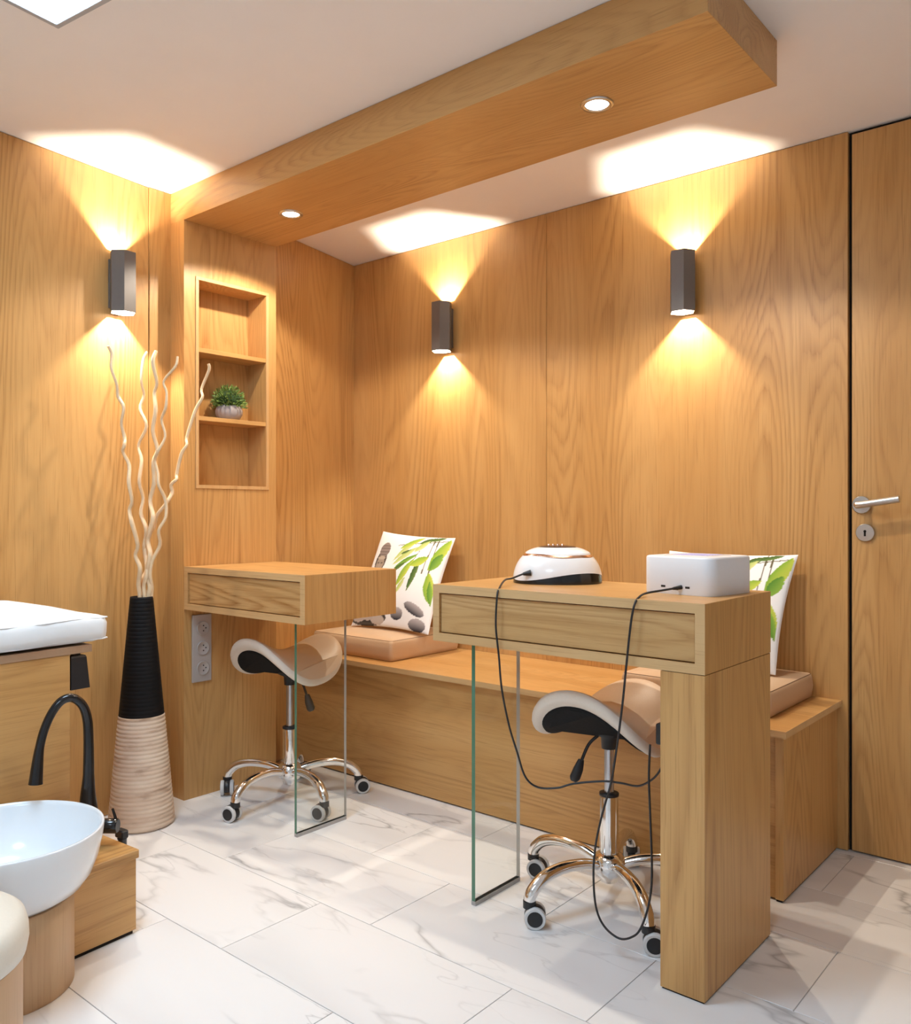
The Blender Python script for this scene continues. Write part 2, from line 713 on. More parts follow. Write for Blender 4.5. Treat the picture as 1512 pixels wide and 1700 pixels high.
m.build('keyhole', DARKGAP, esc)

# ------------------------------------------------------------------ column + beam
ZB = 2.113
XBE = -0.750
port = thing('oak_portal', 'oak veneer column with three niche compartments carrying a long ceiling beam', 'column', (-2.79, 1.93, 0))
OFF = port.location.copy()
NY0, NY1, NZ0, NZ1 = 1.780, 2.085, 1.150, 1.906
XN = -2.858
m = MB()
m.box(XN - 0.004, XC, YD, NY0, 0.0, ZB)
m.box(XN - 0.004, XC, NY1, YC, 0.0, ZB)
m.box(XN - 0.004, XC, NY0, NY1, 0.0, NZ0)
m.box(XN - 0.004, XC, NY0, NY1, NZ1, ZB)
m.build('column', WOOD_V, port, OFF)
m = MB()
m.box(XN - 0.012, XN, NY0 - 0.01, NY1 + 0.01, NZ0 - 0.01, NZ1 + 0.01)
m.build('niche_back', WOOD_V, port, OFF)
m = MB()
fw = 0.013
m.box(XC, XC + 0.004, NY0 - fw, NY1 + fw, NZ0 - fw, NZ0, 0.0008)
m.box(XC, XC + 0.004, NY0 - fw, NY1 + fw, NZ1, NZ1 + fw, 0.0008)
m.box(XC, XC + 0.004, NY0 - fw, NY0, NZ0, NZ1, 0.0008)
m.box(XC, XC + 0.004, NY1, NY1 + fw, NZ0, NZ1, 0.0008)
m.build('niche_frame', WOOD_EDGE_V, port, OFF)
for z in (1.641, 1.389):
    m = MB()
    m.box(XN, XC + 0.001, NY0, NY1, z, z + 0.016, 0.0008)
    sh = m.build('shelf', WOOD_Y, port, OFF)
    for xx in (XC - 0.014, XC - 0.085):
        m = MB()
        m.cyl((xx, NY1, z - 0.005), (xx, NY1 - 0.008, z - 0.005), 0.004, 10)
        m.build('shelf_pin', BLACKPL, sh)
m = MB()
m.box(XN - 0.004, XBE, YD, YC, ZB, H - 0.001, 0.0008)
m.build('beam', WOOD_X, port, OFF)

# ------------------------------------------------------------------ lamps
def spot(loc, parent, power, col, direction, size_deg, blend, radius):
    d = bpy.data.lights.new('spot', 'SPOT')
    d.energy = power
    d.color = col
    d.spot_size = math.radians(size_deg)
    d.spot_blend = blend
    d.shadow_soft_size = radius
    o = bpy.data.objects.new('bulb_light', d)
    C.objects.link(o)
    o.parent = parent
    o.location = loc
    if direction > 0:
        o.rotation_euler = (PI, 0, 0)
    return o


def downlight(x, y, label):
    t = thing('downlight', label, 'downlight', (x, y, ZB), 0, 'downlights in the beam')
    m = MB()
    m.lathe([(0.030, 0.0), (0.032, -0.004), (0.041, -0.004), (0.043, -0.001), (0.043, 0.0)], 40)
    m.build('trim_ring', STEEL, t)
    m = MB()
    m.lathe([(0.0, -0.0045), (0.018, -0.004), (0.0298, -0.0015), (0.0298, -0.0005)], 32)
    m.build('lens', DLENS, t)
    spot((0, 0, -0.012), t, DOWN_W, NEUTRAL, -1, 142, 0.25, 0.016)


downlight(-2.396, 1.932, 'small round downlight in beam nearest the niche column')
downlight(-1.142, 1.927, 'small round downlight in beam above the white nail lamp')


def hexpts(r, rot=PI / 6):
    return [(r * math.cos(rot + k * PI / 3), r * math.sin(rot + k * PI / 3)) for k in range(6)]


def sconce(x, y, ang, z0, z1, label):
    """local x axis points away from the wall"""
    t = thing('wall_sconce', label, 'wall lamp', (x, y, z0), ang, 'hexagonal up and down wall sconces')
    hh = z1 - z0
    cx = 0.049
    m = MB()
    ro, ri, dp = 0.0455, 0.0425, 0.053
    o, i = hexpts(ro), hexpts(ri)
    i2 = hexpts(ri - 0.0006)
    rings = [[(p[0] + cx, p[1], z) for p in pts] for pts, z in
             ((i, dp), (i, 0), (o, 0), (o, hh), (i, hh), (i, hh - dp))]
    m.loft(rings, True, 0, smooth=False)
    m.build('housing', SCONCE, t)
    for za, zb2 in ((0.0005, dp - 0.0003), (hh - dp + 0.0003, hh - 0.0005)):
        m = MB()
        m.loft([[(p[0] + cx, p[1], z) for p in i2] for z in ((za, zb2) if za > 0.1 else (zb2, za))], False, 0, smooth=False)
        m.build('reflector', SCONCE_IN, t)
    m = MB()
    m.box(0.0, cx - 0.0392, -0.024, 0.024, 0.02, hh - 0.02)
    m.build('mounting_plate', SCONCE, t)
    for s, zz in ((-1, dp - 0.0005), (1, hh - dp + 0.0005)):
        m = MB()
        m.lathe([(0.0, s * 0.004), (0.02, s * 0.003), (0.031, s * 0.0005), (0.031, 0.0)], 28, (cx, 0, zz))
        m.build('lens', BULB, t)
        spot((cx, 0, zz + s * 0.006), t, SCONCE_W, WARM, s, 120, 0.3, 0.008)


sconce(-2.384, YB, -PI / 2, 1.737, 1.945, 'grey hexagonal wall sconce on back wall beside the recess corner, above the statue pillow')
sconce(-1.284, YB, -PI / 2, 1.737, 1.945, 'grey hexagonal wall sconce on back wall nearest the door')
nA = Vector((WAD.y, -WAD.x))
sA = WA0 + WAD * 0.40
sconce(sA.x, sA.y, math.atan2(nA.y, nA.x), 1.737, 1.945, 'grey hexagonal wall sconce on left wall above the tall vase')


def led_panel(x, y, rz, label):
    t = thing('ceiling_panel_light', label, 'ceiling light', (x, y, H), rz, 'square ceiling panel lights')
    s = 0.3
    m = MB()
    m.box(-s, s, -s, -s + 0.014, -0.012, 0, 0.001)
    m.box(-s, s, s - 0.014, s, -0.012, 0, 0.001)
    m.box(-s, -s + 0.014, -s + 0.014, s - 0.014, -0.012, 0, 0.001)
    m.box(s - 0.014, s, -s + 0.014, s - 0.014, -0.012, 0, 0.001)
    m.build('frame', ALU, t)
    m = MB()
    m.box(-s + 0.014, s - 0.014, -s + 0.014, s - 0.014, -0.009, -0.002)
    m.build('diffuser', LED, t)


pr = math.radians(7)
pc = Vector((-2.052, 0.947)) + Matrix.Rotation(pr, 2) @ Vector((0.3, -0.3))
led_panel(pc.x, pc.y, pr, 'square white ceiling light panel at upper left over treatment bed')
led_panel(-0.25, -0.75, pr, 'unseen ceiling light panel added behind the camera as front fill')  # added out of view to light drawer fronts and floor from the front

# ------------------------------------------------------------------ desks
def drawer_unit(name, label, x0, x1, y0, y1, z0, z1):
    t = thing(name, label, 'desk', ((x0 + x1) / 2, (y0 + y1) / 2, 0))
    of = t.location.copy()
    th = 0.022
    m = MB()
    m.box(x0, x1, y0 + 0.001, y1, z1 - th, z1, 0.0008)
    m.box(x0, x1, y0 + 0.001, y1, z0, z0 + th, 0.0008)
    m.box(x0, x0 + th, y0 + 0.001, y1, z0 + th, z1 - th)
    m.box(x0 + th, x1 - th, y1 - th, y1, z0 + th, z1 - th)
    m.build('carcass', WOOD_X, t, of)
    m = MB()
    m.box(x1 - th, x1 + 0.0006, y0 + 0.001, y1, z0 + 0.0004, z1 - 0.0004)
    m.build('side_panel', WOOD_V, t, of)
    m = MB()
    for a in ((x0, x1 + 0.0006, z1 - th, z1), (x0, x1 + 0.0006, z0, z0 + th), (x0, x0 + th, z0 + th, z1 - th), (x1 - th, x1 + 0.0006, z0 + th, z1 - th)):
        m.box(a[0], a[1], y0, y0 + 0.001, a[2], a[3])
    m.build('front_edging', WOOD_EDGE, t, of)
    m = MB()
    g = 0.0025
    m.box(x0 + th + g, x1 - th - g, y0 + 0.006, y0 + 0.024, z0 + th + g, z1 - th - g, 0.0008)
    m.build('drawer', WOOD_DRAWER, t, of)
    m = MB()
    m.box(x0 + th + 0.0001, x1 - th - 0.0001, y0 + 0.03, y0 + 0.032, z0 + th + 0.0001, z1 - th - 0.0001)
    m.build('drawer_shadow_gap', DARKGAP, t, of)
    return t, of


def glass_leg(t, of, x0, x1, y0, y1, z1):
    z0 = 0.0115
    m = MB()
    m.box(x0 - 0.0015, x1 + 0.0015, y0, y1, 0.0, 0.0115, 0.0006)  # added strip, imitates the reflection band along the bottom edge of the glass
    m.build('edge_reflection_strip', EDGE_REFL, t, of)
    m = MB()
    m.add([(x0, y0, z0), (x0, y1, z0), (x0, y1, z1), (x0, y0, z1)], [(3, 2, 1, 0)], 0)
    m.add([(x1, y0, z0), (x1, y1, z0), (x1, y1, z1), (x1, y0, z1)], [(0, 1, 2, 3)], 0)
    m.add([(x0, y0, z0), (x1, y0, z0), (x1, y0, z1), (x0, y0, z1)], [(0, 1, 2, 3)], 1)
    m.add([(x0, y1, z0), (x1, y1, z0), (x1, y1, z1), (x0, y1, z1)], [(3, 2, 1, 0)], 2)
    m.add([(x0, y0, z0), (x1, y0, z0), (x1, y1, z0), (x0, y1, z0)], [(3, 2, 1, 0)], 2)
    m.add([(x0, y0, z1), (x1, y0, z1), (x1, y1, z1), (x0, y1, z1)], [(0, 1, 2, 3)], 1)
    m.build('glass_leg', [GLASS, GEDGE, BEDGE], t, of)


d1, o1 = drawer_unit('fixed_desk', 'oak drawer desk fixed to the niche column, standing on a glass leg', XC + 0.001, -2.066, YD, 2.128, 0.696, 0.852)
glass_leg(d1, o1, -2.164, -2.153, 1.760, 1.975, 0.696)
d2, o2 = drawer_unit('free_standing_desk', 'oak drawer desk with thick wooden leg at right and glass leg at left', -1.530, -0.757, YD, 2.108, 0.702, 0.854)
glass_leg(d2, o2, -1.427, -1.415, 1.760, 1.963, 0.702)
m = MB()
m.box(-0.860, -0.757, YD + 0.001, 2.108, 0.004, 0.7005, 0.0008)
m.build('wooden_leg', WOOD_V, d2, o2)
for za, zb_ in ((0.0, 0.004), (0.7005, 0.702)):
    m = MB()
    m.box(-0.857, -0.760, YD + 0.004, 2.104, za, zb_)
    m.build('shadow_gap', DARKGAP, d2, o2)

# ------------------------------------------------------------------ bench
bt = thing('bench', 'long low oak bench built along the back wall', 'bench', (-1.85, 2.54, 0))
bo = bt.location.copy()


def wallA2(y):
    return -2.842 + (y - 2.115) / (2.785 - 2.115) * (-0.1415)


m = MB()
m.prism([(wallA2(2.283) + 0.002, 2.283), (-0.780, 2.283), (-0.780, YB - 0.001), (wallA2(YB) + 0.002, YB - 0.001)], 0.447, 0.466)
m.build('seat_top', WOOD_X, bt, bo)
m = MB()
m.box(wallA2(2.283) + 0.003, -0.779, 2.2822, 2.283, 0.447, 0.466)
m.build('front_edging', WOOD_EDGE, bt, bo)
m = MB()
m.box(-0.780, -0.779, 2.283, YB - 0.001, 0.447, 0.466)
m.build('side_edging', WOOD_EDGE, bt, bo)
m = MB()
m.box(wallA2(2.3) + 0.003, -0.8145, 2.310, 2.328, 0.006, 0.447)
m.build('front_panel', WOOD_X, bt, bo)
m = MB()
m.box(-0.814, -0.792, 2.303, YB - 0.001, 0.006, 0.447, 0.0006)
m.build('end_panel', WOOD_V, bt, bo)
m = MB()
m.box(wallA2(2.35) + 0.01, -0.82, 2.33, YB - 0.001, 0.0, 0.006)
m.box(-0.812, -0.796, 2.306, YB - 0.004, 0.0, 0.006)
m.build('plinth', DARKGAP, bt, bo)


def seat_cushion(x0, x1, y0, y1, z0, z1, label):
    t = thing('seat_cushion', label, 'cushion', ((x0 + x1) / 2, (y0 + y1) / 2, z0), 0, 'tan bench cushions')
    a, b_, h = (x1 - x0) / 2, (y1 - y0) / 2, z1 - z0
    nx = 28
    zs = [0.0, 0.004, 0.02, h * 0.5, h - 0.014, h - 0.0035, h]
    ins = [0.006, 0.001, -0.001, -0.003, -0.001, 0.0015, 0.006]

    def ring(inset, z):
        pts = []
        ax, by, rr = a - inset, b_ - inset, 0.014
        for cxs, cys, st in ((1, -1, -PI / 2), (1, 1, 0), (-1, 1, PI / 2), (-1, -1, PI)):
            for k in range(7):
                an = st + k * PI / 12
                pts.append(Vector((cxs * (ax - rr) + rr * math.cos(an), cys * (by - rr) + rr * math.sin(an), z)))
        return pts
    m = MB()
    rings = [ring(i, z) for i, z in zip(ins, zs)]
    for q, dz in ((0.06, 0.005), (0.12, 0.009), (0.17, 0.010)):
        rings.append(ring(q, h + dz))
    m.loft(rings, True, 0)
    m.build('cover', TAN, t)
    m = MB()
    pts = ring(0.0035, h - 0.002)
    pts = pts + [pts[0]]
    m.tube(pts, 0.0013, 6, sub=1)
    for sx, sy in ((1, -1), (1, 1), (-1, -1), (-1, 1)):
        m.tube([(sx * (a - 0.0065), sy * (b_ - 0.0065), 0.006), (sx * (a - 0.0045), sy * (b_ - 0.0045), h * 0.5), (sx * (a - 0.0070), sy * (b_ - 0.0070), h - 0.004)], 0.0011, 6, sub=2)
    m.build('piping', SEAM, t)
    return t


seat_cushion(-2.775, -2.312, 2.355, 2.765, 0.4665, 0.548, 'tan leatherette seat cushion on bench end beside the niche column')
seat_cushion(-1.335, -0.862, 2.400, 2.775, 0.4665, 0.542, 'tan leatherette seat cushion on bench end beside the door')


# ------------------------------------------------------------------ pillows
def print_mat():
    m, nt, b = new_mat('printed_pillow_cloth')
    a = nt.nodes.new('ShaderNodeVertexColor')
    a.layer_name = 'print'
    nt.links.new(a.outputs['Color'], b.inputs['Base Color'])
    b.inputs['Roughness'].default_value = 0.85
    b.inputs['Specular IOR Level'].default_value = 0.2
    return m


PRINT = print_mat()
LEAVES = [  # base, tip, width, tone
    ((0.60, 0.95), (0.36, 0.66), 0.030, 0), ((0.66, 0.97), (0.40, 0.80), 0.030, 1), ((0.62, 0.84), (0.38, 0.62), 0.033, 0),
    ((0.66, 0.76), (0.42, 0.58), 0.028, 2), ((0.56, 0.66), (0.38, 0.52), 0.020, 3), ((0.64, 0.70), (0.50, 0.40), 0.036, 1),
    ((0.72, 0.72), (0.66, 0.36), 0.030, 3), ((0.80, 0.74), (0.62, 0.62), 0.046, 1), ((0.46, 0.44), (0.48, 0.24), 0.026, 2),
    ((0.98, 0.97), (0.84, 0.60), 0.058, 1), ((0.95, 0.80), (0.86, 0.60), 0.050, 2), ((0.86, 0.58), (0.95, 0.28), 0.060, 1),
    ((0.90, 0.50), (0.97, 0.26), 0.030, 2), ((0.80, 0.97), (0.62, 0.88), 0.028, 3), ((0.74, 0.93), (0.60, 0.78), 0.030, 0),
    ((0.92, 0.99), (0.74, 0.93), 0.020, 3), ((0.60, 0.50), (0.52, 0.32), 0.022, 0), ((0.55, 0.80), (0.44, 0.74), 0.014, 3)]
TONES = [((0.40, 0.50, 0.12), (0.60, 0.62, 0.28)), ((0.20, 0.36, 0.04), (0.52, 0.58, 0.08)), ((0.08, 0.22, 0.03), (0.26, 0.42, 0.06)), ((0.04, 0.09, 0.02), (0.14, 0.22, 0.06))]


def paint(u, v):
    col = np.ones((len(u), 3)) * np.array([0.84, 0.83, 0.83])
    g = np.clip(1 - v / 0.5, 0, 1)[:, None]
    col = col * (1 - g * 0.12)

    def ell(cx, cy, rx, ry, rot=0.0):
        dx, dy = u - cx, v - cy
        c, s = math.cos(rot), math.sin(rot)
        X, Y = dx * c + dy * s, -dx * s + dy * c
        return (X / rx) ** 2 + (Y / ry) ** 2, Y / ry
    # stems
    for (ax, ay), (bx, by), w in (((0.98, 0.95), (0.36, 0.84), 0.004), ((0.80, 0.99), (0.78, 0.56), 0.005), ((0.70, 0.95), (0.62, 0.62), 0.003), ((0.84, 0.97), (0.86, 0.5), 0.006)):
        d = np.array([bx - ax, by - ay])
        L2 = d @ d
        t = np.clip(((u - ax) * d[0] + (v - ay) * d[1]) / L2, 0, 1)
        dist = np.hypot(u - ax - t * d[0], v - ay - t * d[1])
        k = dist < w
        col[k] = (0.12, 0.10, 0.05)
    for (ax, ay), (bx, by), w, tone in LEAVES:
        d = np.array([bx - ax, by - ay])
        L = math.hypot(*d)
        d = d / L
        t = ((u - ax) * d[0] + (v - ay) * d[1]) / L
        s = (-(u - ax) * d[1] + (v - ay) * d[0])
        ww = w * np.sin(np.clip(t, 0, 1) * PI) ** 0.8
        k = (t > 0) & (t < 1) & (np.abs(s) < ww)
        q = np.clip(s / (ww + 1e-6) * 0.5 + 0.5, 0, 1)[:, None]
        c = np.array(TONES[tone][0]) * (1 - q) + np.array(TONES[tone][1]) * q
        col[k] = c[k]
    # stones
    for cx, cy, rx, ry, rot in ((0.60, 0.135, 0.075, 0.062, 0), (0.80, 0.20, 0.13, 0.05, -0.35), (0.86, 0.055, 0.10, 0.062, 0)):
        e, yy = ell(cx, cy, rx, ry, rot)
        k = e < 1
        q = np.clip(yy * 0.6 + 0.5, 0, 1)[:, None]
        c = np.array([0.03, 0.03, 0.04]) * (1 - q) + np.array([0.40, 0.36, 0.36]) * q
        col[k] = c[k]
    # seated stone figure
    def put(cx, cy, rx, ry, c, rot=0.0, stripes=0.0):
        e, yy = ell(cx, cy, rx, ry, rot)
        k = e < 1
        cc = np.ones((len(u), 3)) * np.array(c)
        if stripes:
            cc = cc * (0.72 + 0.4 * (np.sin(v * stripes) > 0))[:, None]
        col[k] = cc[k]
    put(0.20, 0.32, 0.16, 0.24, (0.12, 0.10, 0.09), 0, 70)
    put(0.22, 0.08, 0.25, 0.085, (0.07, 0.06, 0.05), 0, 120)
    put(0.10, 0.06, 0.08, 0.03, (0.42, 0.36, 0.32))
    put(0.36, 0.06, 0.09, 0.05, (0.45, 0.39, 0.34))
    put(0.23, 0.07, 0.07, 0.025, (0.42, 0.36, 0.32))
    put(0.17, 0.65, 0.082, 0.125, (0.07, 0.055, 0.045))
    put(0.18, 0.78, 0.078, 0.085, (0.24, 0.19, 0.17), 0, 180)
    put(0.17, 0.62, 0.062, 0.095, (0.34, 0.27, 0.21))
    put(0.17, 0.69, 0.058, 0.020, (0.45, 0.37, 0.29))
    for ex in (-0.026, 0.026):
        put(0.17 + ex, 0.635, 0.018, 0.010, (0.14, 0.11, 0.09))
    put(0.17, 0.60, 0.010, 0.025, (0.36, 0.29, 0.24))
    put(0.17, 0.565, 0.022, 0.007, (0.22, 0.15, 0.12))
    return col


def pillow(bl, br, tr, tl, bulge, label, back=0.5):
    bl, br, tr, tl = map(Vector, (bl, br, tr, tl))
    cen = (bl + br) / 2
    t = thing('throw_pillow', label, 'pillow', cen, 0, 'printed pillows on the bench')
    N = 130
    nrm = (br - bl).cross(tl - bl).normalized()
    m = MB()
    idx = np.arange(N + 1) / N
    vs, uv = [], []

    def prof(u, v, amp, pinch=0.055):
        # pinched edges, soft bulge
        pu = u + 0.0
        e = (math.sin(PI * u) * math.sin(PI * v))
        bx = pinch * math.sin(PI * u)
        by = pinch * math.sin(PI * v)
        uu = u + (by) * (0.5 - u) * 1.0 * (1 - (1 - abs(2 * u - 1)) ** 0.5)
        vv = v + (bx) * (0.5 - v) * 1.0 * (1 - (1 - abs(2 * v - 1)) ** 0.5)
        p = bl * (1 - uu) * (1 - vv) + br * uu * (1 - vv) + tr * uu * vv + tl * (1 - uu) * vv
        z = max(e, 0) ** 0.42
        wr = 0.003 * math.sin(9 * u + 4 * v) * e + 0.002 * math.sin(17 * v - 6 * u + 1) * e
        return p - cen + nrm * (amp * z + wr)
    for j in range(N + 1):
        for i in range(N + 1):
            vs.append(prof(i / N, j / N, bulge))
            uv.append((i / N, j / N))
    fs = [(j * (N + 1) + i, j * (N + 1) + i + 1, (j + 1) * (N + 1) + i + 1, (j + 1) * (N + 1) + i) for j in range(N) for i in range(N)]
    m.add(vs, fs, 0, True)
    o = m.build('printed_front', PRINT, t)
    ca = o.data.color_attributes.new('print', 'FLOAT_COLOR', 'POINT')
    uv = np.array(uv)
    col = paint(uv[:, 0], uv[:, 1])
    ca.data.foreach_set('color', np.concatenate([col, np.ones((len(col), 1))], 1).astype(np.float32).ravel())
    m = MB()
    K = 24
    vs = [prof(i / K, j / K, -bulge * back) for j in range(K + 1) for i in range(K + 1)]
    fs = [(j * (K + 1) + i, (j + 1) * (K + 1) + i, (j + 1) * (K + 1) + i + 1, j * (K + 1) + i + 1) for j in range(K) for i in range(K)]
    m.add(vs, fs, 0, True)
    m.build('back_cover', PILLOWBACK, t)
    return t


PILLOWBACK = plain('white_pillow_back', (0.82, 0.81, 0.80), 0.85, noise=0.02, spec=0.2)
pillow((-2.700, 2.505, 0.560), (-2.262, 2.515, 0.560), (-2.305, 2.735, 0.940), (-2.735, 2.735, 0.962), 0.045, 'white pillow printed with stone figure and green leaves, behind the wall desk')
pillow((-1.345, 2.585, 0.553), (-0.918, 2.60, 0.553), (-0.897, 2.742, 0.915), (-1.335, 2.742, 0.915), 0.04, 'white leaf printed pillow at the door end, half behind the white box')


# ------------------------------------------------------------------ saddle stools
def saddle_stool(cx, cy, leg_a, seat_a, zcol, zrod, zseat, label, lever_a, roll):
    t = thing('saddle_stool', label, 'stool', (cx, cy, 0), 0, 'rolling saddle stools')
    # hub + column
    m = MB()
    m.lathe([(0.010, 0.058), (0.022, 0.062), (0.026, 0.075), (0.040, 0.085), (0.044, 0.098), (0.043, 0.122), (0.034, 0.134), (0.0255, 0.138)], 32)
    m.build('base_hub', CHROME, t)
    m = MB()
    m.lathe([(0.0245, 0.1385), (0.0250, 0.145), (0.0250, zcol - 0.004), (0.0235, zcol)], 32)
    m.build('column_sleeve', CHROME, t)
    m = MB()
    m.lathe([(0.0235, zcol), (0.0262, zcol + 0.001), (0.0262, zcol + 0.008), (0.016, zcol + 0.011)], 32)
    m.build('collar', BLACKPL, t)
    m = MB()
    m.lathe([(0.0130, zcol + 0.0105), (0.0130, zrod)], 24)
    m.build('gas_rod', GREYROD, t)
    # legs and casters
    for k in range(5):
        a = math.radians(leg_a + 72 * k)
        c, s = math.cos(a), math.sin(a)

        def P(r, z):
            return (c * r, s * r, z)
        m = MB()
        m.tube([P(0.036, 0.110), P(0.09, 0.124), (P(0.16, 0.126)), P(0.215, 0.112), P(0.248, 0.085), P(0.256, 0.064)], [0.0135, 0.0145, 0.0155, 0.0165, 0.0165, 0.0155], 14, sub=6)
        leg = m.build('leg', CHROME, t)
        # caster turned its own way
        ca = math.radians(roll[k])
        u = Vector((math.cos(ca), math.sin(ca), 0))       # rolling direction
        w = Vector((-u.y, u.x, 0))                        # axle
        q = Vector(P(0.256, 0)) + u * 0.014
        m = MB()
        m.cyl(Vector(P(0.256, 0.048)), Vector(P(0.256, 0.0655)), 0.0165, 18)
        rings = []
        for sgn in (-0.010, -0.006, 0.006, 0.010):
            rr = 0.0285 if abs(sgn) < 0.008 else 0.026
            pts = []
            for j in range(14):
                an = -0.15 * PI + j / 13 * 1.3 * PI
                pts.append(q + u * (math.cos(an) * rr * 0.95) + Vector((0, 0, 0.0275 + math.sin(an) * rr)) + w * sgn)
            rings.append(pts)
        m.loft(rings, True, 0)
        cas = m.build('caster', BLACKPL, t)
        for sgn in (-1, 1):
            m = MB()
            ax = q + Vector((0, 0, 0.0275))
            m.cyl(ax + w * sgn * 0.0105, ax + w * sgn * 0.0235, 0.0275, 28, 0, bev=0.002)
            m.cyl(ax + w * sgn * 0.0236, ax + w * sgn * 0.0245, 0.0195, 24, 1)
            m.build('wheel', [GREYRING, BLACKPL], cas)
    # mechanism under the seat
    m = MB()
    m.lathe([(0.0145, zrod - 0.03), (0.020, zrod - 0.03), (0.022, zrod), (0.045, zrod + 0.012), (0.05, zseat - 0.036)], 24)
    m.build('mechanism', BLACKPL, t)
    la = math.radians(lever_a)
    lc, ls = math.cos(la), math.sin(la)
    m = MB()
    m.tube([(lc * 0.03, ls * 0.03, zrod + 0.004), (lc * 0.055, ls * 0.055, zrod - 0.02), (lc * 0.075, ls * 0.075, zrod - 0.065)], 0.0045, 8)
    m.tube([(lc * 0.075, ls * 0.075, zrod - 0.06), (lc * 0.083, ls * 0.083, zrod - 0.085), (lc * 0.092, ls * 0.092, zrod - 0.108), (lc * 0.096, ls * 0.096, zrod - 0.118)], [0.008, 0.014, 0.015, 0.008], 12, flat=0.5)
    m.build('lever', BLACKPL, t)
    # saddle: hyperbolic paraboloid pad with rounded rim
    sa = math.radians(seat_a)
    cs, sn = math.cos(sa), math.sin(sa)
    A, B = 1.45, 2.5

    def outline(an):
        s, tt = math.cos(an), math.sin(an)
        rs = 0.185 if s < 0 else 0.180
        rt = 0.178 - 0.020 * s
        k = 1.0 / (abs(s) ** 2.9 + abs(tt) ** 2.9) ** (1 / 2.9)
        return s * rs * k, tt * rt * k

    def surf(s, tt):
        return A * s * s * (1.45 if s < 0 else 1) - B * tt * tt * (1 if tt < 0 else 0.95)

    def loc(s, tt, z):
        return Vector((cs * s - sn * tt, sn * s + cs * tt, zseat + z))
    NA = 72
    fr_top = [0.0, 0.25, 0.5, 0.7, 0.85, 0.94, 0.985]
    rings_top, rings_rim, rings_pan = [], [], []
    eps = 1e-3

    def normal(s, tt):
        zx = (surf(s + eps, tt) - surf(s - eps, tt)) / (2 * eps)
        zy = (surf(s, tt + eps) - surf(s, tt - eps)) / (2 * eps)
        n = Vector((-zx, -zy, 1)).normalized()
        return n

    def ring(f, depth):
        pts = []
        for i in range(NA):
            an = 2 * PI * i / NA
            s, tt = outline(an)
            s, tt = s * f, tt * f
            n = normal(s, tt)
            n = Vector((n.x * 0.35, n.y * 0.35, n.z)).normalized()
            pts.append(loc(s - n.x * depth, tt - n.y * depth, surf(s, tt) - n.z * depth))
        return pts
    m = MB()
    m.loft([ring(max(f, 0.004), d) for f, d in ((0.0, 0.0), (0.25, 0.0), (0.5, 0.0), (0.7, 0.0), (0.85, 0.001), (0.93, 0.004), (0.975, 0.009))], True, 0)
    seat = m.build('saddle_seat', CREAM, t)
    m = MB()
    m.loft([ring(f, d) for f, d in ((0.975, 0.009), (0.994, 0.015), (1.0, 0.022), (0.99, 0.030), (0.965, 0.036), (0.92, 0.039), (0.82, 0.0395))], False, 0)
    m.build('rim', CREAMRIM, seat)
    m = MB()
    m.loft([ring(max(f, 0.004), d) for f, d in ((0.875, 0.0395), (0.86, 0.046), (0.5, 0.047), (0.0, 0.047))], True, 0)
    m.build('underside_pan', BLACKFAB, t)
    return t


saddle_stool(-2.452, 1.972, 60, 40.13 + 52, 0.262, 0.452, 0.550, 'cream saddle stool on chrome casters under the wall desk', 15, (55, 100, -39, 196, 196))
saddle_stool(-1.150, 2.003, 33, 40.13 + 50, 0.290, 0.447, 0.540, 'cream saddle stool on chrome casters beside the thick wooden desk leg', 222, (60, 120, 15, 35, 30))

# ------------------------------------------------------------------ nail lamp
lamp = thing('nail_lamp', 'white domed nail drying lamp with black base on the desk', 'nail lamp', (-1.308, 1.993, 0.854), THETA - math.radians(6.7))
LA, LB, LH = 0.124, 0.098, 0.098


def dome(an, f):
    """f 0 at base .. 1 top; super-elliptic dome"""
    ph = f * PI / 2
    r = math.cos(ph) ** 0.62 if f < 1 else 0
    z = LH * math.sin(ph) ** 0.95
    c, s = math.cos(an), math.sin(an)
    k = 1.0 / (abs(c) ** 2.3 + abs(s) ** 2.3) ** (1 / 2.3)
    return Vector((c * LA * k * r, s * LB * k * r, z))


def wave(an):
    # lower edge of the white shell: high to the right of the cable side, low to the left
    return 0.120 + 0.070 * math.sin(2 * an + math.radians(194))


NA = 96
rows = 22
m = MB()
rings = []
for j in range(rows + 1):
    pts = []
    for i in range(NA):
        an = 2 * PI * i / NA
        w0 = max(0.03, wave(an))
        f = w0 + (0.86 - w0) * j / rows
        p = dome(an, f)
        g = 0.0
        if 0.66 < f < 0.70:
            g = 0.0
        pts.append(p * (1 - g))
    rings.append(pts)
m.loft(rings, False, 0)
m.build('shell', WHITEPL, lamp)
m = MB()
rings = []
for j in range(7):
    pts = []
    for i in range(NA):
        an = 2 * PI * i / NA
        w0 = max(0.03, wave(an)) + 0.004
        p = dome(an, w0 * j / 6)
        p.x *= 0.992
        p.y *= 0.992
        pts.append(p)
    rings.append(pts)
m.loft(rings, True, 0)
m.build('black_base', BLACKGL, lamp)
